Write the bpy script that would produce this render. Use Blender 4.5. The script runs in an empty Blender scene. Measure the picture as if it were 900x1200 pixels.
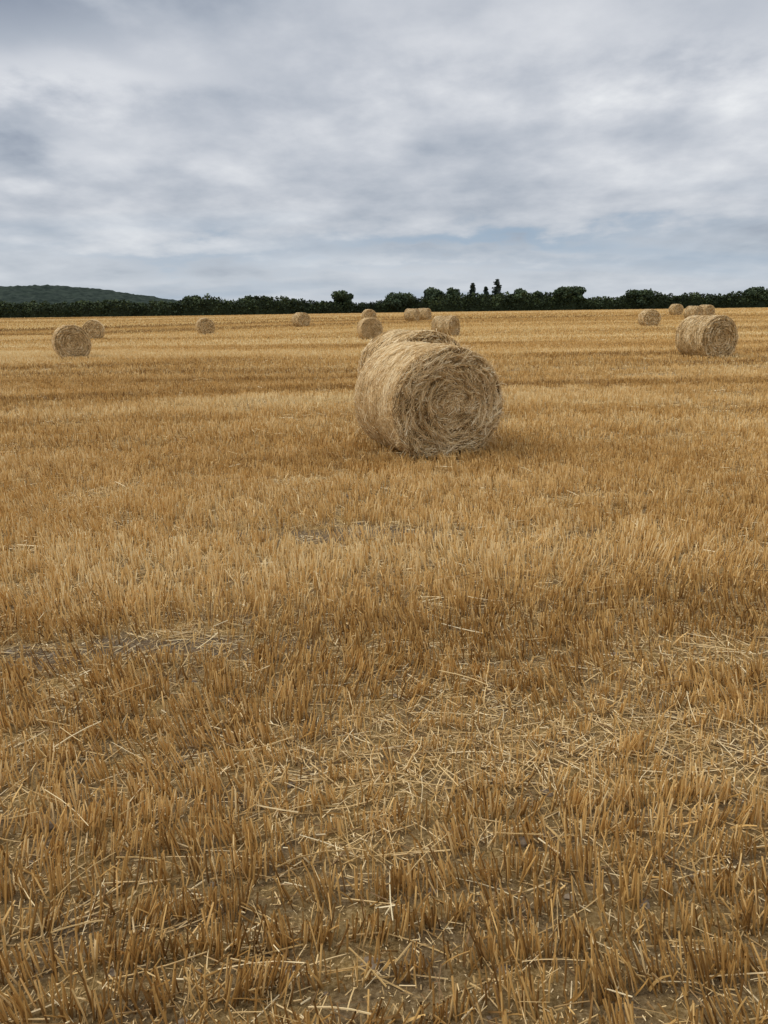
import bpy, math, random
import numpy as np
from mathutils import Euler, Matrix, Vector

rng = np.random.default_rng(7)
random.seed(7)
scene = bpy.context.scene
scene.view_settings.view_transform = 'Standard'
scene.view_settings.look = 'None'
scene.view_settings.exposure = 0.0
scene.view_settings.gamma = 1.0

# ------------------------------------------------------------------ noise
LAT = rng.random((512, 512))
def vn(x, y):
    x = np.asarray(x, float); y = np.asarray(y, float)
    xi = np.floor(x).astype(int); yi = np.floor(y).astype(int)
    fx = x - xi; fy = y - yi
    fx = fx*fx*(3-2*fx); fy = fy*fy*(3-2*fy)
    a = LAT[xi % 512, yi % 512]; b = LAT[(xi+1) % 512, yi % 512]
    c = LAT[xi % 512, (yi+1) % 512]; d = LAT[(xi+1) % 512, (yi+1) % 512]
    return (a*(1-fx)+b*fx)*(1-fy) + (c*(1-fx)+d*fx)*fy
def fbm(x, y, o=4):
    s = 0; a = 1; t = 0
    for i in range(o):
        s = s + a*vn(x*2**i+17.3*i, y*2**i+9.1*i); t += a; a *= 0.5
    return s/t
def sstep(a, b, x):
    t = np.clip((x-a)/(b-a), 0, 1); return t*t*(3-2*t)

# ------------------------------------------------------------------ field functions
def hgt(x, y):
    x = np.asarray(x, float); y = np.asarray(y, float)
    s = 45 + np.clip(-x, 0, 40)*0.8
    e = np.clip(y-s, 0, None)
    e = e*e/(e+8.0)
    z = 1.5*(1-np.exp(-e/55.0))
    z = z - 6.0*sstep(215, 700, y)
    near = 1-sstep(20, 60, y)
    z = z + near*(0.055*(fbm(x*0.9+3, y*0.9+8, 3)-0.5))
    return z
def track(x, y):
    w = 0.25*(fbm(x*1.1, y*0.2+4, 3)-0.5)
    br = sstep(0.38, 0.60, fbm(x*0.8+60, y*0.5+14, 3))
    def ln(y0, sl, hw, x0, x1):
        d = np.abs(y-(y0+sl*x)+w*2)
        m = 1-sstep(hw*0.3, hw, d)
        return br*m*sstep(x0-0.8, x0+0.2, x)*(1-sstep(x1-0.2, x1+0.8, x))
    t = 0.9*ln(5.55, 0.03, 0.24, -0.8, 6)
    t = np.maximum(t, 0.9*ln(3.45, 0.02, 0.20, -4, -0.7))
    t = np.maximum(t, 0.9*ln(18.4, 0.06, 0.7, 2.0, 30))
    t = np.maximum(t, 0.7*ln(20.8, 0.06, 0.6, 2.0, 30))
    t = np.maximum(t, 0.6*ln(14.0, 0.05, 0.4, -20, 0.0))
    return t
def patch(x, y):      # 1 where laid straw / thin stubble
    p = 0.5*fbm(x*0.8+31, y*1.5+11, 4)+0.5*fbm(x*2.1+3, y*3.3+77, 3)
    zone = 0.020*np.exp(-((y-2.6)/0.6)**2)*sstep(-1.2, 0.3, x)
    return sstep(0.555, 0.675, p+zone-0.03*(1-sstep(1.6, 2.2, y)))
def band(x, y):
    yy = y-0.05*x
    b1 = fbm(x*0.12+5, yy*0.85+2, 3)
    b2 = fbm(x*0.035+25, yy*0.26+12, 3)
    b3 = fbm(x*0.012+45, y*0.08+32, 3)
    w1 = 1-sstep(14, 40, y); w3 = sstep(30, 80, y)
    st = 0.07*np.sin(yy*2.1+1.5*fbm(x*0.1, yy*0.2, 2)*6)*sstep(6, 12, y)*(1-sstep(30, 50, y))
    return st+0.5+(1.3+0.9*sstep(8, 20, y))*((b1*w1 + b2*(1-0.5*w1) + b3*w3)/(w1+1-0.5*w1+w3)-0.5)

# ------------------------------------------------------------------ mesh helpers
def mesh_from(name, verts, quads, attrs, mats, smooth=False, matidx=None):
    me = bpy.data.meshes.new(name)
    n = len(verts); m = len(quads); k = quads.shape[1]
    me.vertices.add(n); me.vertices.foreach_set('co', np.ascontiguousarray(verts, dtype=np.float32).ravel())
    me.loops.add(m*k); me.loops.foreach_set('vertex_index', np.ascontiguousarray(quads, dtype=np.int32).ravel())
    me.polygons.add(m); me.polygons.foreach_set('loop_start', np.arange(0, m*k, k, dtype=np.int32))
    if matidx is not None:
        me.polygons.foreach_set('material_index', matidx.astype(np.int32))
    me.polygons.foreach_set('use_smooth', np.full(m, smooth, dtype=bool))
    me.update(calc_edges=True)
    for a, v in attrs.items():
        at = me.attributes.new(a, 'FLOAT', 'POINT'); at.data.foreach_set('value', v.astype(np.float32))
    for mt in mats: me.materials.append(mt)
    return me
def add_obj(name, me, loc=(0,0,0), rot=(0,0,0), parent=None):
    ob = bpy.data.objects.new(name, me); ob.location = loc; ob.rotation_euler = rot
    scene.collection.objects.link(ob)
    if parent: ob.parent = parent
    return ob
def norm(v): return v/np.maximum(np.linalg.norm(v, axis=1, keepdims=True), 1e-9)

def strands(C, D, K, L, R, tint, nseg=2, sides=3, t0=-0.5, t1=0.5, taper=1.0):
    N = len(C); L = L[:, None]; R = R[:, None]
    ref = np.where(np.abs(D[:, 2:3]) > 0.8, np.array([[1., 0, 0]]), np.array([[0, 0, 1.]]))
    U = norm(np.cross(D, ref)); V = np.cross(D, U)
    rings = nseg+1
    out = np.empty((N, rings, sides, 3)); hh = np.empty((N, rings, sides))
    ph = rng.random((N, 1))*6.28
    for i in range(rings):
        f = i/nseg; s = L*(t0+(t1-t0)*f)
        P = C + D*s + K*s*s*0.5
        rr = R*(1+(taper-1)*f)
        for j in range(sides):
            a = ph+2*math.pi*j/sides
            out[:, i, j] = P + (U*np.cos(a)+V*np.sin(a))*rr
        hh[:, i] = f
    base = (np.arange(N)*rings*sides)[:, None, None]
    q = []
    for i in range(nseg):
        for j in range(sides):
            j2 = (j+1) % sides
            q.append([i*sides+j, i*sides+j2, (i+1)*sides+j2, (i+1)*sides+j])
    Q = (base+np.array(q)[None]).reshape(-1, 4)
    return out.reshape(-1, 3), Q, np.repeat(tint, rings*sides), hh.reshape(-1)
def ribbons(C, D, K, W, L, R, tint, nseg=2, t0=0.0, t1=1.0, taper=0.5):
    N = len(C); L = L[:, None]; R = R[:, None]; rings = nseg+1
    out = np.empty((N, rings, 2, 3)); hh = np.empty((N, rings, 2))
    for i in range(rings):
        f = i/nseg; s = L*(t0+(t1-t0)*f); P = C+D*s+K*s*s*0.5
        rr = R*(1+(taper-1)*f)
        out[:, i, 0] = P-W*rr; out[:, i, 1] = P+W*rr; hh[:, i] = f
    base = (np.arange(N)*rings*2)[:, None, None]
    q = [[i*2, i*2+1, i*2+3, i*2+2] for i in range(nseg)]
    Q = (base+np.array(q)[None]).reshape(-1, 4)
    return out.reshape(-1, 3), Q, np.repeat(tint, rings*2), hh.reshape(-1)
def join(parts):
    V = []; Q = []; T = []; H = []; o = 0
    for p in parts:
        V.append(p[0]); Q.append(p[1]+o); T.append(p[2]); H.append(p[3]); o += len(p[0])
    return np.concatenate(V), np.concatenate(Q), np.concatenate(T), np.concatenate(H)

# ------------------------------------------------------------------ materials
def new_mat(name, rough=0.7, spec=0.25):
    m = bpy.data.materials.new(name); m.use_nodes = True
    nt = m.node_tree; b = nt.nodes['Principled BSDF']
    b.inputs['Roughness'].default_value = rough
    b.inputs['Specular IOR Level'].default_value = spec
    return m, nt, b
def ramp(nt, stops, inp=None):
    r = nt.nodes.new('ShaderNodeValToRGB'); cr = r.color_ramp
    while len(cr.elements) > 1: cr.elements.remove(cr.elements[-1])
    cr.elements[0].position = stops[0][0]; cr.elements[0].color = (*stops[0][1], 1)
    for p, c in stops[1:]:
        e = cr.elements.new(p); e.color = (*c, 1)
    if inp is not None: nt.links.new(inp, r.inputs[0])
    return r
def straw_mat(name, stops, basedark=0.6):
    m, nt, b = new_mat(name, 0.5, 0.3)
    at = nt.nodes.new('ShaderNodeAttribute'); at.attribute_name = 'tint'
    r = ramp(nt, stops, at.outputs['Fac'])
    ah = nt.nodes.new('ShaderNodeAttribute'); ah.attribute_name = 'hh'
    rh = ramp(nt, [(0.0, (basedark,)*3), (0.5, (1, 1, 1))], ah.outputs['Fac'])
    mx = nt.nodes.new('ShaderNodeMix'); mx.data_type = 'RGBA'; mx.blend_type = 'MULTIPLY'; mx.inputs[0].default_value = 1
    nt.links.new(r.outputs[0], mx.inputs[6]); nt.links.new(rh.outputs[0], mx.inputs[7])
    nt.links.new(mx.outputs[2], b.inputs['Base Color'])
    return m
pal_stub = [(0.0, (0.21, 0.108, 0.030)), (0.3, (0.51, 0.290, 0.084)), (0.6, (0.75, 0.48, 0.17)), (1.0, (0.90, 0.71, 0.38))]
pal_lit = [(0.0, (0.23, 0.13, 0.05)), (0.3, (0.50, 0.325, 0.12)), (0.6, (0.74, 0.53, 0.245)), (1.0, (0.90, 0.75, 0.46))]
pal_bale = [(0.0, (0.22, 0.13, 0.048)), (0.3, (0.50, 0.325, 0.13)), (0.6, (0.76, 0.54, 0.26)), (1.0, (0.92, 0.77, 0.49))]
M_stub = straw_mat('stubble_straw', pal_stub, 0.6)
M_lit = straw_mat('loose_straw_mat', pal_lit, 1.0)
M_bale = straw_mat('bale_straw', pal_bale, 1.0)

# bale core
M_core, nt, b = new_mat('bale_core_gap_shade', 0.85, 0.1)
tc = nt.nodes.new('ShaderNodeTexCoord'); no = nt.nodes.new('ShaderNodeTexNoise')
no.inputs['Scale'].default_value = 28; no.inputs['Detail'].default_value = 8; no.inputs['Roughness'].default_value = 0.7
nt.links.new(tc.outputs['Object'], no.inputs['Vector'])
r = ramp(nt, [(0.35, (0.10, 0.056, 0.02)), (0.5, (0.25, 0.155, 0.06)), (0.65, (0.50, 0.35, 0.16))], no.outputs[0])  # dark browns paint in the shadow gaps between the straw strands
nt.links.new(r.outputs[0], b.inputs['Base Color'])
bp = nt.nodes.new('ShaderNodeBump'); bp.inputs['Strength'].default_value = 0.8; bp.inputs['Distance'].default_value = 0.02
nt.links.new(no.outputs[0], bp.inputs['Height']); nt.links.new(bp.outputs[0], b.inputs['Normal'])

# ground
M_gr, nt, b = new_mat('field_soil', 1.0, 0.0)
geo = nt.nodes.new('ShaderNodeNewGeometry')
def noise(scale, detail, rough=0.6, vec=None):
    n = nt.nodes.new('ShaderNodeTexNoise'); n.inputs['Scale'].default_value = scale
    n.inputs['Detail'].default_value = detail; n.inputs['Roughness'].default_value = rough
    nt.links.new(vec or geo.outputs['Position'], n.inputs['Vector']); return n
n1 = noise(70, 8, 0.8); n2 = noise(5, 6)
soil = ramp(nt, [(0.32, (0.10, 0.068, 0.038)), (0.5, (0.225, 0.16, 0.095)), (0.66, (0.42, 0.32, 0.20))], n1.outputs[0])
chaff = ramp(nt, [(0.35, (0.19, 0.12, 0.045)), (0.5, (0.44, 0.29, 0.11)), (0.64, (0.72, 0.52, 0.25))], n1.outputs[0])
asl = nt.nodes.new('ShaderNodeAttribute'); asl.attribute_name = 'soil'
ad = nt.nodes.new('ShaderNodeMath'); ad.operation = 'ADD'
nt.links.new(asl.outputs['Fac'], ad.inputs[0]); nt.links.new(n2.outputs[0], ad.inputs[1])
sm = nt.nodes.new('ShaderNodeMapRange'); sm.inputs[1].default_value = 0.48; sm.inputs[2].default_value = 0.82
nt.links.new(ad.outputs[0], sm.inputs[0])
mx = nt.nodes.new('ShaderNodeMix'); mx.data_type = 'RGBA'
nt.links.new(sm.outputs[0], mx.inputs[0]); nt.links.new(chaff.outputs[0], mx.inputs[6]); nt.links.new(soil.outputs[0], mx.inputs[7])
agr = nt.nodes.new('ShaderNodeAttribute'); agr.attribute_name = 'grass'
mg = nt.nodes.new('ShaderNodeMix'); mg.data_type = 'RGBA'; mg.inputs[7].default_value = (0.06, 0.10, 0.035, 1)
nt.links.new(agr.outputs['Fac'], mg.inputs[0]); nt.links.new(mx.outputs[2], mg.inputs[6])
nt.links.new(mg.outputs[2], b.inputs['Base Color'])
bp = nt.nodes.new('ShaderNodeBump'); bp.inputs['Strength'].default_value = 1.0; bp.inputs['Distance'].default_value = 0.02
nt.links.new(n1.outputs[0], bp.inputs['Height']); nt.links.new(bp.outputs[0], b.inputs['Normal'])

# ------------------------------------------------------------------ ground sheet
def axis_pts(lim, s0, g):
    p = [0.0]; s = s0
    while p[-1] < lim:
        if p[-1] > 9: s *= g
        p.append(p[-1]+s)
    return np.array(p)
px = axis_pts(5000, 0.10, 1.05); xs = np.concatenate([-px[::-1][:-1], px])
py = axis_pts(6000, 0.10, 1.02); pyn = axis_pts(400, 0.3, 1.15)
ys = np.concatenate([-pyn[::-1][:-1], py])
X, Y = np.meshgrid(xs, ys, indexing='ij')
Z = hgt(X, Y)
nx, ny = X.shape
idx = np.arange(nx*ny).reshape(nx, ny)
Q = np.stack([idx[:-1, :-1], idx[1:, :-1], idx[1:, 1:], idx[:-1, 1:]], -1).reshape(-1, 4)
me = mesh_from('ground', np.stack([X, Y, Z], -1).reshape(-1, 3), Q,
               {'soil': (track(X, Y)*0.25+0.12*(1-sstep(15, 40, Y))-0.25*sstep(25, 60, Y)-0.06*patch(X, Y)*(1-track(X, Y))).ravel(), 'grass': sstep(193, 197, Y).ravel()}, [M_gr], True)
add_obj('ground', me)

# ------------------------------------------------------------------ stubble
SL = 0.13
def ring_xy(d0, d1, dens, rows=True):
    n = int((d1-d0)*2*(0.56*d1+1.6)*dens)
    y = d0+(d1-d0)*rng.random(n); x = (rng.random(n)*2-1)*(0.56*d1+1.6)
    k = np.abs(x) < 0.56*y+1.6
    x = x[k]; y = y[k]
    if rows:
        sp = 0.140
        wob = 0.06*(fbm(x*0.5, y*0.15+50, 2)-0.5)
        yy = y - SL*x
        r = np.round(yy/sp)*sp
        y = r + SL*x + wob + rng.normal(0, 0.024, len(x))
    return x, y

parts = []
def stems(d0, d1, dens, rad, sides, nseg, rows=True, hs=1.0):
    x, y = ring_xy(d0, d1, dens, rows)
    tr = track(x, y); pa = patch(x, y); bd = band(x, y)
    cl = fbm(x*17, y*8.0, 2)
    keep = rng.random(len(x)) < (1-0.93*tr)*(1-0.72*pa)*(0.26+1.2*sstep(0.36, 0.60, cl))
    x, y, tr, pa, bd, cl = x[keep], y[keep], tr[keep], pa[keep], bd[keep], cl[keep]
    N = len(x)
    C = np.stack([x, y, hgt(x, y)-0.01], 1)
    lx = (fbm(x*1.6+9, y*1.6, 2)-0.5)*0.55; ly = (fbm(x*1.6, y*1.6+19, 2)-0.5)*0.55
    lx = lx+(fbm(x*11+70, y*6, 1)-0.5)*0.5; ly = ly+(fbm(x*11+30, y*6+90, 1)-0.5)*0.5
    sp = np.where(rng.random(N) < 0.10, 0.6, 0.12)
    D = norm(np.stack([lx+rng.normal(0, 1, N)*sp, ly+rng.normal(0, 1, N)*sp, np.ones(N)], 1))
    K = np.stack([rng.normal(0, 0.35, N), rng.normal(0, 0.35, N), 0*x], 1)
    hl = fbm(x*3+12, y*3+44, 2)
    L = (0.083+0.045*rng.random(N)+0.06*(hl-0.5))*(0.85+0.3*np.clip(bd, 0, 1))*(1-0.3*pa)*hs
    L = np.where(rng.random(N) < 0.18, L*(0.45+0.4*rng.random(N)), L)
    R = rad*(0.65+0.6*rng.random(N))
    tint = np.clip(0.45+(bd-0.5)*1.0+rng.normal(0, 0.20, N)+0.1*pa+0.35*(cl-0.5), 0, 1)
    return strands(C, D, K, L, R, tint, nseg, sides, 0.0, 1.0, 0.95)
parts.append(stems(0.25, 3.5, 2300, 0.0024, 6, 2))
parts.append(stems(3.5, 9, 1800, 0.0027, 5, 1))
parts.append(stems(9, 20, 780, 0.0040, 3, 1, True, 1.05))
parts.append(stems(20, 40, 210, 0.0065, 3, 1, False, 1.1))
parts.append(stems(40, 90, 38, 0.014, 3, 1, False, 1.2))
parts.append(stems(90, 192, 7, 0.035, 3, 1, False, 1.3))
def sheaths(d0, d1, dens, wid):
    x, y = ring_xy(d0, d1, dens)
    keep = rng.random(len(x)) < (1-0.9*track(x, y))*(1-0.4*patch(x, y)); x = x[keep]; y = y[keep]; N = len(x)
    C = np.stack([x, y, hgt(x, y)+0.03*rng.random(N)], 1)
    D = norm(np.stack([rng.normal(0, .45, N), rng.normal(0, .45, N), 0.6+rng.random(N)], 1))
    K = np.stack([rng.normal(0, 3, N), rng.normal(0, 3, N), -5*rng.random(N)], 1)
    W = norm(np.cross(D, norm(rng.normal(0, 1, (N, 3)))))
    L = 0.04+0.06*rng.random(N); R = wid*(0.5+rng.random(N))
    t = np.clip(0.42+(band(x, y)-0.5)*0.8+rng.normal(0, 0.2, N), 0, 1)
    return ribbons(C, D, K, W, L, R, t, 3)
parts.append(sheaths(0.25, 4.5, 480, 0.0028))
parts.append(sheaths(4.5, 12, 240, 0.004))
V, Qs, T, H = join(parts)
print('stubble verts', len(V))
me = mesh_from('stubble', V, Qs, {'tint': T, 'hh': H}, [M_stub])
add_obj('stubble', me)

# ------------------------------------------------------------------ loose straw litter
parts = []
def litter(d0, d1, dens, rad, nseg, sides, lmax=0.30, fl=0.20):
    x, y = ring_xy(d0, d1, dens, False)
    pa = patch(x, y); tr = track(x, y); bd = band(x, y)
    keep = rng.random(len(x)) < (fl+0.36*pa)*(1-0.5*tr); x = x[keep]; y = y[keep]; pa = pa[keep]; bd = bd[keep]; N = len(x)
    up = np.where(rng.random(N) < 0.10, 0.08, 0.020)
    C = np.stack([x, y, hgt(x, y)+0.004+up*rng.random(N)], 1)
    a = rng.random(N)*6.283
    D = norm(np.stack([np.cos(a), np.sin(a), rng.normal(0, 0.12, N)], 1))
    K = np.stack([rng.normal(0, 1.6, N), rng.normal(0, 1.6, N), rng.normal(-.3, .4, N)], 1)
    L = 0.02+lmax*rng.random(N)**3.2
    R = rad*(0.45+0.9*rng.random(N))
    t = np.clip(0.48+(bd-0.5)*0.4+rng.normal(0, 0.28, N), 0, 1)
    return strands(C, D, K, L, R, t, nseg, sides)
parts.append(litter(0.25, 4, 3600, 0.0017, 3, 4, 0.23))
parts.append(litter(4, 10, 1800, 0.0021, 2, 3, 0.22))
parts.append(litter(10, 24, 300, 0.0045, 1, 3, 0.30))
parts.append(litter(24, 60, 40, 0.010, 1, 3, 0.5))
def chaff_bits(d0, d1, dens, s):
    x, y = ring_xy(d0, d1, dens, False); k = rng.random(len(x)) < (0.45+0.5*sstep(0.45, 0.6, fbm(x*3, y*3+5, 3)))*(1-0.5*track(x, y)); x = x[k]; y = y[k]; N = len(x)
    C = np.stack([x, y, hgt(x, y)+0.003+0.008*rng.random(N)], 1); a = rng.random(N)*6.283
    D = norm(np.stack([np.cos(a), np.sin(a), rng.normal(0, 0.25, N)], 1))
    W = norm(np.cross(D, np.array([[0, 0, 1.]])+rng.normal(0, .35, (N, 3))))
    return ribbons(C, D, np.zeros((N, 3)), W, s*(4+14*rng.random(N)**2), s*(0.5+0.7*rng.random(N)), np.clip(0.42+rng.normal(0, 0.27, N), 0, 1), 1, -0.5, 0.5, 0.8)
parts.append(chaff_bits(0.25, 4, 5200, 0.0013))
parts.append(chaff_bits(4, 9, 1500, 0.0022))
V, Qs, T, H = join(parts)
me = mesh_from('loose_straw', V, Qs, {'tint': T, 'hh': H}, [M_lit])
add_obj('loose_straw', me)

# ------------------------------------------------------------------ stones / clods (one scattered object)
M_st, nt, b = new_mat('stone', 1.0, 0.0)
tc = nt.nodes.new('ShaderNodeTexCoord'); no = nt.nodes.new('ShaderNodeTexNoise'); no.inputs['Scale'].default_value = 60; no.inputs['Detail'].default_value = 6
nt.links.new(tc.outputs['Object'], no.inputs['Vector'])
r = ramp(nt, [(0.3, (0.11, 0.08, 0.052)), (0.7, (0.32, 0.25, 0.17))], no.outputs[0]); nt.links.new(r.outputs[0], b.inputs['Base Color'])
import bmesh
bm = bmesh.new(); bmesh.ops.create_icosphere(bm, subdivisions=2, radius=1)
sv = np.array([v.co[:] for v in bm.verts]); sf = np.array([[v.index for v in f.verts] for f in bm.faces]); bm.free()
SV = []; SF = []; o = 0
for i in range(420):
    y = 1.2+rng.random()*9; x = (rng.random()*2-1)*(0.5*y+.5)
    s = 0.006+0.018*rng.random()**2
    v = sv*(1+0.16*rng.normal(0, 1, (len(sv), 1)))*np.array([1.2, 0.9, 0.55])*s
    a = rng.random()*6.28; c, s_ = math.cos(a), math.sin(a)
    v = v@np.array([[c, s_, 0], [-s_, c, 0], [0, 0, 1]])
    SV.append(v+np.array([x, y, float(hgt(x, y))+s*0.1])); SF.append(sf+o); o += len(sv)
add_obj('stones', mesh_from('stones', np.concatenate(SV), np.concatenate(SF), {}, [M_st], False))

# ------------------------------------------------------------------ straw bales
R0 = 0.655; HL = 0.60
def bale_mesh(name, seed, nf, nb, ns, rad):
    global rng
    rng = np.random.default_rng(seed)
    s1, s2, s3 = rng.random(3)*40
    def rmod(th, yv):
        return 1 + 0.012*np.sin(2*th+s1)+0.008*np.sin(3*th+s2+yv*2)+0.026*(fbm(np.cos(th)*2+s1+5, np.sin(th)*2+yv*3+s2, 3)-0.5)*2 \
               + 0.008*np.sin(yv*13+s3)
    def coil(r, th):
        return (r/0.085+th/6.283)*6.283+2*fbm(r*6+s1, np.cos(th)*1.5+s2, 2)*3
    def fdep(r, th, side):
        sp = 0.020*np.sin(coil(r, th))
        return side*(sp*sstep(0.08, 0.25, r)+0.085*(fbm(r*np.cos(th)*8+s3+20, r*np.sin(th)*8+s1+20+side, 3)-0.5)-0.02*(r/R0)**2)
    def squash(P):
        z = P[..., 2]; lo = -R0+0.055
        P[..., 2] = np.where(z < lo+0.04, lo+0.04-(lo+0.04-z)*0.35, z)
        k = 1+0.03*sstep(0.2, -0.6, z)
        P[..., 0] = P[..., 0]*k
        return P
    nth = 180
    prof = []
    for r in np.linspace(0.001, 0.55, 36): prof.append((r, HL, 1))
    for a in np.linspace(0, math.pi/2, 6): prof.append((0.595+0.06*math.sin(a), HL-0.06+0.06*math.cos(a), 2 if a > 0.5 else 1))
    for yv in np.linspace(HL-0.10, -HL+0.10, 40): prof.append((R0, yv, 0))
    for a in np.linspace(math.pi/2, 0, 6): prof.append((0.595+0.06*math.sin(a), -HL+0.06-0.06*math.cos(a), 2 if a > 0.5 else -1))
    for r in np.linspace(0.55, 0.001, 36): prof.append((r, -HL, -1))
    prof = np.array(prof); pr, pyy, pk = prof.T
    th = np.arange(nth)/nth*2*math.pi
    Rr, Th = np.meshgrid(pr, th, indexing='ij'); Yv = np.repeat(pyy[:, None], nth, 1); Kk = np.repeat(pk[:, None], nth, 1)
    rr = Rr*rmod(Th, Yv)
    yy = Yv + np.where(Kk == 1, fdep(Rr, Th, 1.0), 0)+np.where(Kk == -1, fdep(Rr, Th, -1.0), 0)
    P = np.stack([rr*np.cos(Th), yy, rr*np.sin(Th)], -1)
    P = squash(P)
    n = len(pr); idx = np.arange(n*nth).reshape(n, nth); nxt = np.roll(idx, -1, 1)
    Qc = np.stack([idx[:-1], idx[1:], nxt[1:], nxt[:-1]], -1).reshape(-1, 4)
    core = (P.reshape(-1, 3)*0.985, Qc, np.full(n*nth, 0.3), np.ones(n*nth))
    parts = [core]
    def face(N, side):
        r = R0*0.985*np.sqrt(rng.random(N)); th = rng.random(N)*6.283
        rad_v = np.stack([np.cos(th), np.zeros(N), np.sin(th)], 1); tan = np.stack([-np.sin(th), np.zeros(N), np.cos(th)], 1)
        sg = 0.24+0.7*np.exp(-(r/0.16)**2)+0.6*(rng.random(N) < 0.22)
        blk = (fbm(r*np.cos(th)*8+30, r*np.sin(th)*8+70+s1, 2)-0.5)*2.8
        dv = blk+rng.normal(0, 1, N)*sg
        D = tan*np.cos(dv)[:, None]+rad_v*np.sin(dv)[:, None]
        D[:, 1] += rng.normal(0, 0.10, N)+np.where(rng.random(N) < 0.05, rng.normal(0, .4, N), 0); D = norm(D)
        L = 0.03+0.19*rng.random(N)**1.7
        rm = r*rmod(th, side*HL)
        C = rad_v*rm[:, None]; C[:, 1] = side*HL+fdep(r, th, side)+side*(0.022*rng.random(N)**2)
        edge = sstep(0.58, 0.655, r); C[:, 1] -= side*0.04*edge**2
        K = -rad_v*(np.cos(dv)**2/np.maximum(r, 0.12))[:, None]*0.8+rng.normal(0, 1.5, (N, 3))*np.array([1, .3, 1])
        L = np.where(r+L*0.5*np.abs(np.sin(dv)) > R0*1.01, L*0.4, L)
        lay = fbm(r*np.cos(th)*9+s2, r*np.sin(th)*9+s3, 3)
        t = np.clip(0.44+0.17*np.sin(coil(r, th))*sstep(0.08, 0.25, r)+(lay-0.5)*0.8+rng.normal(0, 0.27, N), 0, 1)
        return strands(C, D, K, L, rad*(0.5+0.9*rng.random(N)), t, 3 if nf > 6000 else 2, 3)
    parts.append(face(nf, -1.0)); parts.append(face(nb, 1.0))
    N = ns; th = rng.random(N)*6.283; yv = (rng.random(N)*2-1)*(HL-0.02)
    rad_v = np.stack([np.cos(th), np.zeros(N), np.sin(th)], 1); tan = np.stack([-np.sin(th), np.zeros(N), np.cos(th)], 1)
    dv = rng.normal(0, 1, N)*np.where(rng.random(N) < 0.28, 0.8, 0.14)
    D = tan*np.cos(dv)[:, None]; D[:, 1] += np.sin(dv); D = norm(D+rad_v*rng.normal(0, 0.025, (N, 1)))
    ed = sstep(HL-0.07, HL, np.abs(yv))
    C = rad_v*(R0*rmod(th, yv)-0.035*ed**2+0.009*rng.random(N))[:, None]; C[:, 1] = yv
    K = -rad_v*(np.cos(dv)**2/R0)[:, None]
    L = 0.04+0.20*rng.random(N)**1.5
    L = np.where(np.abs(yv)+L*0.5*np.abs(np.sin(dv)) > HL, L*0.3, L)
    t = np.clip(0.61+(fbm(th*2+s1, yv*9+s2, 3)-0.5)*0.7+rng.normal(0, 0.20, N), 0, 1)
    parts.append(strands(C, D, K, L, rad*0.9*(0.6+0.7*rng.random(N)), t, 3 if nf > 6000 else 2, 3))
    M = nf//30
    th = rng.random(M)*6.283; yv = np.where(rng.random(M) < 0.6, -HL+0.03, (rng.random(M)*2-1)*HL)
    rad_v = np.stack([np.cos(th), np.zeros(M), np.sin(th)], 1)
    C = rad_v*(R0*0.995); C[:, 1] = yv
    D = norm(rad_v*0.5+rng.normal(0, 0.6, (M, 3))); K = np.stack([0*th, 0*th, -6+0*th], 1)
    parts.append(strands(C, D, K, 0.04+0.07*rng.random(M), rad*0.8*np.ones(M), np.clip(0.6+rng.normal(0, .2, M), 0, 1), 3, 3, 0, 1))
    V, Qq, T, H = join(parts)
    nv = n*nth
    V[nv:] = squash(V[nv:])
    mi = np.ones(len(Qq)); mi[:len(Qc)] = 0
    return mesh_from(name, V, Qq, {'tint': T, 'hh': H}, [M_core, M_bale], False, mi)
B_near = bale_mesh('straw_bale_near', 11, 17000, 4000, 30000, 0.0025)
B_mid = [bale_mesh('straw_bale_mid_a', 12, 5200, 1500, 6400, 0.0045), bale_mesh('straw_bale_mid_b', 16, 5200, 1500, 6400, 0.0045)]
B_far = [bale_mesh('straw_bale_far_a', 14, 1500, 800, 1800, 0.010), bale_mesh('straw_bale_far_b', 15, 1500, 800, 1800, 0.010)]
rng = np.random.default_rng(99)
bales = [  # x, y, heading(deg, axis back-left), mesh, width scale, height scale, length scale
    (0.50, 8.95, 22, B_near, 1.03, 0.965, 1.03),
    (0.46, 11.5, 22, B_mid[0], 1.02, 1.045, 1.0),
    (-11.9, 30.2, 27, B_mid[1], 0.99, 1.0, 1.0),
    (-20.0, 55, 16, B_far[0], 1.05, 1.05, 1.0),
    (-13.8, 62, 20, B_far[1], 1.0, 1.0, 1.0),
    (-7.4, 73, 38, B_far[0], 1.0, 1.0, 1.0),
    (-0.7, 47, 14, B_mid[0], 1.0, 1.0, 1.0),
    (-1.3, 83, 15, B_far[1], 1.0, 1.0, 1.0),
    (3.15, 82, 62, B_far[0], 1.0, 1.0, 1.0),
    (4.55, 85, 60, B_far[1], 1.0, 1.0, 1.0),
    (4.05, 50, 52, B_mid[1], 1.0, 1.0, 1.15),
    (20.6, 61, 6, B_far[0], 1.0, 1.0, 1.0),
    (35.6, 96, 10, B_far[1], 1.0, 1.0, 1.0),
    (29.3, 74.5, 35, B_far[0], 1.0, 1.0, 1.0),
    (33.5, 82, 20, B_far[1], 1.0, 1.0, 1.0),
    (10.70, 26.0, 17, B_mid[1], 1.08, 1.06, 1.15),
]
for (x, y, a, msh, s, sz, sl) in bales:
    add_obj('straw_bale', msh, (x, y, float(hgt(x, y))+(R0-0.06)*sz), (0, 0, math.radians(a))).scale = (s, sl, sz)

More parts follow.
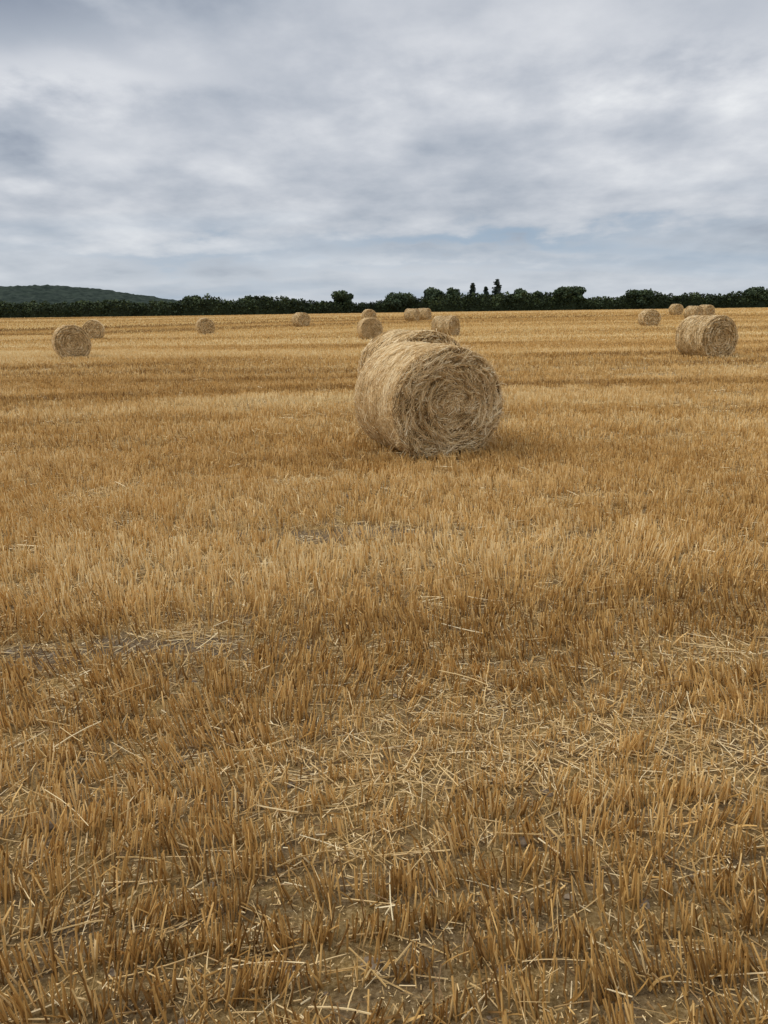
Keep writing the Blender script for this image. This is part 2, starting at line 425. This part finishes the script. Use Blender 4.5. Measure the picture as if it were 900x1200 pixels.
# ------------------------------------------------------------------ foliage
def leaf_mat(name, c0, c1, c2):
    m, nt, b = new_mat(name, 0.7, 0.2)
    at = nt.nodes.new('ShaderNodeAttribute'); at.attribute_name = 'tint'
    r = ramp(nt, [(0, c0), (0.5, c1), (1, c2)], at.outputs['Fac']); nt.links.new(r.outputs[0], b.inputs['Base Color'])
    return m
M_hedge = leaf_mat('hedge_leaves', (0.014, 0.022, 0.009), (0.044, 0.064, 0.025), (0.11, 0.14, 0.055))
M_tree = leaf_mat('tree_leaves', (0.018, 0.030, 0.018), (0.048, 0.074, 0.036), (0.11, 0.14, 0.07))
M_con = leaf_mat('conifer_needles', (0.016, 0.028, 0.020), (0.036, 0.056, 0.038), (0.065, 0.09, 0.06))
M_bark, nt, b = new_mat('bark', 0.9, 0.1); b.inputs['Base Color'].default_value = (0.07, 0.055, 0.04, 1)
def cards(P, S, tint):
    N = len(P); D = norm(rng.normal(0, 1, (N, 3))); W = norm(np.cross(D, norm(rng.normal(0, 1, (N, 3)))))
    return ribbons(P, D, np.zeros((N, 3)), W, S, S*0.42, tint, 1, -0.5, 0.5, 0.6)
hx = [-230, -94, -82, -63, -54, -50, -46, -42, -38, -33, -29, -25, -21, -15, -4, 0, 4, 12, 19, 30, 36, 40, 46, 55, 60, 66, 73, 84, 88, 94, 230]
hz = [3.6, 3.6, 3.2, 3.5, 3.1, 3.2, 4.6, 4.4, 3.6, 3.7, 4.2, 3.9, 3.5, 2.9, 2.2, 2.7, 3.3, 3.4, 3.9, 3.9, 4.3, 3.8, 3.6, 2.7, 3.0, 3.9, 3.4, 3.2, 3.6, 4.0, 4.0]
def hedge_top(x): return np.interp(x, hx, hz)*(0.80+0.36*fbm(x*0.45+100, x*0+3, 3))+0.5*(fbm(x*1.9+9, x*0+7, 2)-0.5)
def hedge_y(x): return 196+2.0*np.sin(x*0.03)
hxs = np.arange(-230, 230, 0.5); m = 10
ang = np.linspace(0, math.pi, m)
A, XX = np.meshgrid(ang, hxs, indexing='xy')
top = hedge_top(XX)*0.9; wdt = 1.15*(0.7+0.6*fbm(XX*0.8, A*2+40, 2))
Zc = np.sin(A)**0.6*top*(0.85+0.25*fbm(XX*1.1, A*2, 2)); Yc = hedge_y(XX)-np.cos(A)*wdt
Pc = np.stack([XX, Yc, Zc+hgt(XX, Yc)-0.05], -1)
idx = np.arange(Pc.shape[0]*m).reshape(-1, m)
Qc = np.stack([idx[:-1, :-1], idx[1:, :-1], idx[1:, 1:], idx[:-1, 1:]], -1).reshape(-1, 4)
core = (Pc.reshape(-1, 3), Qc, np.full(Pc.shape[0]*m, 0.12), np.ones(Pc.shape[0]*m))
N = 60000
x = rng.random(N)*440-220; a = rng.random(N)*math.pi
t = hedge_top(x); rr = 0.75+0.38*rng.random(N)
y = hedge_y(x)-np.cos(a)*1.5*rr; z = np.sin(a)**0.6*t*rr
P = np.stack([x, y, hgt(x, y)+z], 1)
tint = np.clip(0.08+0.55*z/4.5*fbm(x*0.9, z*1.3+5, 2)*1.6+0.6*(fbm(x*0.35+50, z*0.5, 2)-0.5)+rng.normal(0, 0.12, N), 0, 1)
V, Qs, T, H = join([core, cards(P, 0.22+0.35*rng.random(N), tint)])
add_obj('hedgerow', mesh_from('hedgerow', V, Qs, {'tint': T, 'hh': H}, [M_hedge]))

def limb(p0, p1, r0, r1):
    p0 = np.array([p0], float); p1 = np.array([p1], float); d = p1-p0; L = np.linalg.norm(d, axis=1)
    return strands(p0, d/L[:, None], rng.normal(0, .02, (1, 3)), L, np.array([r0]), np.array([0.3]), 3, 7, 0, 1, r1/r0)
def broad_tree(x, y, h, w, seed, name='broadleaf_tree'):
    global rng
    rng = np.random.default_rng(seed)
    parts = [limb((0, 0, -0.1), (0.1, 0, h*0.55), 0.16, 0.09)]
    nl = 11; Ps = []; Ts = []
    for i in range(nl):
        a = i*2.4+rng.random(); rr = w*0.5*(0.25+0.5*rng.random()); zz = h*(0.40+0.42*rng.random())
        c = np.array([math.cos(a)*rr, math.sin(a)*rr, zz])
        parts.append(limb((0.05, 0, h*(0.2+0.25*rng.random())), c, 0.06, 0.02))
        lr = w*(0.17+0.10*rng.random())
        n = 260; d = norm(rng.normal(0, 1, (n, 3))); q = c+d*(lr*rng.random((n, 1))**0.45)*np.array([1, 1, 0.75])
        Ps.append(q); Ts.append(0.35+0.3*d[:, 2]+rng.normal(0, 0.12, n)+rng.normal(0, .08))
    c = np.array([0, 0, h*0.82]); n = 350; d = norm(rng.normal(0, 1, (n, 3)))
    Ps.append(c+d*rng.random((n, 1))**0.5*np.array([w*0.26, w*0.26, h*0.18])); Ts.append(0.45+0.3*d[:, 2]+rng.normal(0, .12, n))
    P = np.concatenate(Ps); T = np.clip(np.concatenate(Ts), 0, 1); P[:, 2] = np.maximum(P[:, 2], h*0.12)
    nb = sum(len(p[1]) for p in parts)
    parts.append(cards(P, 0.25+0.3*rng.random(len(P)), T))
    V, Qq, T, H = join(parts); mi = np.ones(len(Qq)); mi[:nb] = 0
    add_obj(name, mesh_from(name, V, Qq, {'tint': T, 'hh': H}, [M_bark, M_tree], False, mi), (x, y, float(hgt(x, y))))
def conifer(x, y, h, w, seed):
    global rng
    rng = np.random.default_rng(seed)
    parts = [limb((0, 0, -0.1), (0, 0, h*0.99), 0.14, 0.02)]; Ps = []; Ts = []
    for lv in np.linspace(0.12, 0.97, 17):
        R = w*0.5*(1-lv)**0.8*(0.8+0.35*rng.random())+0.08; k = 7
        for j in range(k):
            a = rng.random()*6.28; r1 = R*(0.7+0.5*rng.random()); e = np.array([math.cos(a)*r1, math.sin(a)*r1, h*lv-0.18*r1])
            parts.append(limb((0, 0, h*lv), e, 0.03, 0.01))
            n = 26; f = rng.random((n, 1)); q = np.array([0, 0, h*lv])*(1-f)+e*f+rng.normal(0, 0.11, (n, 3))*np.array([1, 1, 0.7])
            Ps.append(q); Ts.append(0.4+rng.normal(0, 0.15, n))
    P = np.concatenate(Ps); T = np.clip(np.concatenate(Ts), 0, 1); nb = sum(len(p[1]) for p in parts)
    parts.append(cards(P, 0.2+0.22*rng.random(len(P)), T))
    V, Qq, T, H = join(parts); mi = np.ones(len(Qq)); mi[:nb] = 0
    add_obj('conifer_tree', mesh_from('conifer_tree', V, Qq, {'tint': T, 'hh': H}, [M_bark, M_con], False, mi), (x, y, float(hgt(x, y))))
for i, (x, y, h, w) in enumerate([(-46, 198, 5.0, 5.5), (-9.6, 197, 5.6, 5.4), (4.6, 196, 4.8, 7.5), (12.6, 199, 6.0, 6.0), (17.5, 200, 5.9, 4.5),
                                  (34.5, 199, 5.4, 5.5), (39, 199, 4.8, 5), (45, 198, 5.8, 5.5), (48.3, 199, 5.9, 5.0), (64, 198, 4.8, 8), (92, 198, 4.9, 7), (-33, 199, 4.7, 5), (-29, 198, 4.5, 4)]):
    broad_tree(x, y, h, w, 200+i)
for i, (x, y, h, w) in enumerate([(22.8, 199, 6.9, 5.0), (29, 200, 7.8, 5.4), (26.3, 201, 6.0, 4.2)]):
    conifer(x, y, h, w, 300+i)
rng = np.random.default_rng(5)

# ------------------------------------------------------------------ wooded hill on the left
gx = np.arange(-2200, 0, 5.0); gy = np.arange(900, 1900, 6.0)
X, Y = np.meshgrid(gx, gy, indexing='ij')
prof = np.interp(X, [-2200, -1400, -900, -677, -601, -526, -451, -376, -225, -60], [20, 34, 41, 45, 46, 40, 29, 17, 4, -6])
gyw = np.exp(-((Y-1450)/230.0)**2)
base = prof*gyw-7*(1-gyw)
forest = sstep(0.42, 0.5, fbm(X*0.006+3, Y*0.006, 2)+0.35*sstep(0.5, 0.9, gyw)-0.02)
Z = base + forest*(5+9*fbm(X*0.11, Y*0.11, 3))
idx = np.arange(X.size).reshape(X.shape)
Q = np.stack([idx[:-1, :-1], idx[1:, :-1], idx[1:, 1:], idx[:-1, 1:]], -1).reshape(-1, 4)
M_hill, nt, b = new_mat('hill_cover_hazed', 0.95, 0.05)
at = nt.nodes.new('ShaderNodeAttribute'); at.attribute_name = 'tint'
geo = nt.nodes.new('ShaderNodeNewGeometry'); no = nt.nodes.new('ShaderNodeTexNoise'); no.inputs['Scale'].default_value = 0.09; no.inputs['Detail'].default_value = 6
nt.links.new(geo.outputs['Position'], no.inputs['Vector'])
f = ramp(nt, [(0.35, (0.018, 0.027, 0.022)), (0.65, (0.042, 0.056, 0.043))], no.outputs[0])  # distance haze is put into the colour as slightly bluish greens
mx = nt.nodes.new('ShaderNodeMix'); mx.data_type = 'RGBA'; mx.inputs[6].default_value = (0.075, 0.098, 0.052, 1)
nt.links.new(at.outputs['Fac'], mx.inputs[0]); nt.links.new(f.outputs[0], mx.inputs[7]); nt.links.new(mx.outputs[2], b.inputs['Base Color'])
add_obj('hill', mesh_from('hill', np.stack([X, Y, Z], -1).reshape(-1, 3), Q, {'tint': forest.ravel()}, [M_hill], True))

# ------------------------------------------------------------------ sky
world = bpy.data.worlds.new("World"); scene.world = world; world.use_nodes = True
nt = world.node_tree; nt.nodes.clear(); L = nt.links.new
def N_(t): return nt.nodes.new(t)
def math_(op, a, b=None, clamp=False):
    n = N_('ShaderNodeMath'); n.operation = op; n.use_clamp = clamp
    for i, v in enumerate((a, b)):
        if v is None: continue
        if isinstance(v, (int, float)): n.inputs[i].default_value = v
        else: L(v, n.inputs[i])
    return n.outputs[0]
SUN_EL, SUN_AZ = 52, -95
tc = N_('ShaderNodeTexCoord'); sx = N_('ShaderNodeSeparateXYZ'); L(tc.outputs['Generated'], sx.inputs[0])
zc = math_('MAXIMUM', sx.outputs[2], 0.0); zz = math_('ADD', zc, 0.20)
u = math_('DIVIDE', sx.outputs[0], zz); v = math_('DIVIDE', sx.outputs[1], zz)
cb = N_('ShaderNodeCombineXYZ'); L(u, cb.inputs[0]); L(v, cb.inputs[1])
def wnoise(scale, detail, rough, loc, sc=(1, 1, 1), rot=0, dist=0):
    mp = N_('ShaderNodeMapping'); mp.inputs['Location'].default_value = loc; mp.inputs['Scale'].default_value = sc; mp.inputs['Rotation'].default_value = (0, 0, rot)
    L(cb.outputs[0], mp.inputs[0]); n = N_('ShaderNodeTexNoise'); n.inputs['Scale'].default_value = scale; n.inputs['Detail'].default_value = detail
    n.inputs['Roughness'].default_value = rough; n.inputs['Distortion'].default_value = dist; L(mp.outputs[0], n.inputs['Vector']); return n.outputs[0]
na = wnoise(2.4, 8, 0.55, (13.1, 5.7, 0), (1.15, 1.0, 1), 0.15, 0.0)
nb_ = wnoise(0.9, 3, 0.5, (2.3, 6.0, 0), (1, 1.1, 1), -0.2)
mixn = math_('ADD', math_('MULTIPLY', na, 0.50), math_('MULTIPLY', nb_, 0.50))
wob = math_('MULTIPLY', math_('SUBTRACT', na, 0.5), 0.35)
def lump(x0, z0, wx, wz, amp, src=None):
    dx = math_('DIVIDE', math_('ADD', math_('SUBTRACT', sx.outputs[0], x0), wob), wx)
    dz = math_('DIVIDE', math_('ADD', math_('SUBTRACT', sx.outputs[2], z0), math_('MULTIPLY', wob, 0.35)), wz)
    r2 = math_('ADD', math_('MULTIPLY', dx, dx), math_('MULTIPLY', dz, dz))
    front = math_('GREATER_THAN', sx.outputs[1], 0.0)
    return math_('MULTIPLY', math_('MULTIPLY', math_('EXPONENT', math_('MULTIPLY', r2, -1.0)), front), amp)
acc = mixn
for p in [(-0.35, 0.250, 0.15, 0.024, 0.17), (-0.33, 0.320, 0.17, 0.030, -0.11), (0.38, 0.255, 0.13, 0.035, 0.11), (0.10, 0.27, 0.16, 0.035, 0.04),
          (-0.36, 0.19, 0.12, 0.03, 0.05), (0.0, 0.34, 0.5, 0.02, -0.04)]:
    acc = math_('ADD', acc, lump(*p))
cr = ramp(nt, [(0.32, (0.26, 0.30, 0.375)), (0.42, (0.41, 0.45, 0.515)), (0.50, (0.525, 0.555, 0.61)), (0.58, (0.66, 0.68, 0.72)), (0.70, (0.88, 0.89, 0.90))], acc)
hz_ = N_('ShaderNodeMapRange'); hz_.inputs[1].default_value = 0.12; hz_.inputs[2].default_value = 0.0; hz_.inputs[4].default_value = 0.6; L(zc, hz_.inputs[0])
mh = N_('ShaderNodeMix'); mh.data_type = 'RGBA'; L(hz_.outputs[0], mh.inputs[0]); L(cr.outputs[0], mh.inputs[6]); mh.inputs[7].default_value = (0.57, 0.63, 0.70, 1)
st = wnoise(0.95, 5, 0.5, (1.0, 7.0, 0), (0.4, 1.4, 1), 0.12)
stm = N_('ShaderNodeMapRange'); stm.inputs[1].default_value = 0.50; stm.inputs[2].default_value = 0.66; L(st, stm.inputs[0])
lowm = N_('ShaderNodeMapRange'); lowm.inputs[1].default_value = 0.17; lowm.inputs[2].default_value = 0.06; L(zc, lowm.inputs[0])
sf_ = math_('MULTIPLY', math_('MULTIPLY', stm.outputs[0], lowm.outputs[0]), 0.45)
s2_ = math_('ADD', lump(0.12, 0.085, 0.20, 0.012, 0.72), lump(-0.22, 0.070, 0.14, 0.009, 0.40))
s2_ = math_('ADD', s2_, lump(0.05, 0.055, 0.3, 0.008, 0.2))
sf_ = math_('ADD', sf_, s2_, True)
mb = N_('ShaderNodeMix'); mb.data_type = 'RGBA'; L(sf_, mb.inputs[0]); L(mh.outputs[2], mb.inputs[6]); mb.inputs[7].default_value = (0.30, 0.41, 0.54, 1)
el = math_('ADD', math_('MULTIPLY', math_('MAXIMUM', math_('SUBTRACT', zc, 0.32), 0.0), 1.6), 1.0)
vm = N_('ShaderNodeVectorMath'); vm.operation = 'SCALE'; L(mb.outputs[2], vm.inputs[0]); L(el, vm.inputs['Scale'])
bg1 = N_('ShaderNodeBackground'); L(vm.outputs[0], bg1.inputs[0]); bg1.inputs[1].default_value = 1.03
sky = N_('ShaderNodeTexSky'); sky.sky_type = 'NISHITA'; sky.sun_disc = False
sky.sun_elevation = math.radians(SUN_EL); sky.sun_rotation = math.radians(SUN_AZ)
bg2 = N_('ShaderNodeBackground'); L(sky.outputs[0], bg2.inputs[0]); bg2.inputs[1].default_value = 0.1
ms = N_('ShaderNodeMixShader'); ms.inputs[0].default_value = 0.93; L(bg2.outputs[0], ms.inputs[1]); L(bg1.outputs[0], ms.inputs[2])
wo = N_('ShaderNodeOutputWorld'); L(ms.outputs[0], wo.inputs[0])

sl = bpy.data.lights.new('sun', 'SUN'); sl.energy = 1.5; sl.angle = math.radians(20); sl.color = (1, 0.94, 0.85)
so = bpy.data.objects.new('sun', sl); scene.collection.objects.link(so)
e, a = math.radians(SUN_EL), math.radians(SUN_AZ)
d = Vector((math.sin(a)*math.cos(e), math.cos(a)*math.cos(e), math.sin(e)))
so.rotation_euler = d.to_track_quat('Z', 'Y').to_euler(); so.location = (0, 0, 20)

# ------------------------------------------------------------------ camera
cam = bpy.data.cameras.new('camera'); cam.sensor_fit = 'VERTICAL'; cam.sensor_height = 34.6; cam.lens = 26.0
cam.clip_end = 20000; cam.clip_start = 0.05
co = bpy.data.objects.new('camera', cam); scene.collection.objects.link(co)
Rm = Matrix.Rotation(math.radians(90-14.55), 4, 'X') @ Matrix.Rotation(math.radians(-0.76), 4, 'Z')
co.matrix_world = Matrix.Translation((0, 0, 1.57)) @ Rm
scene.camera = co
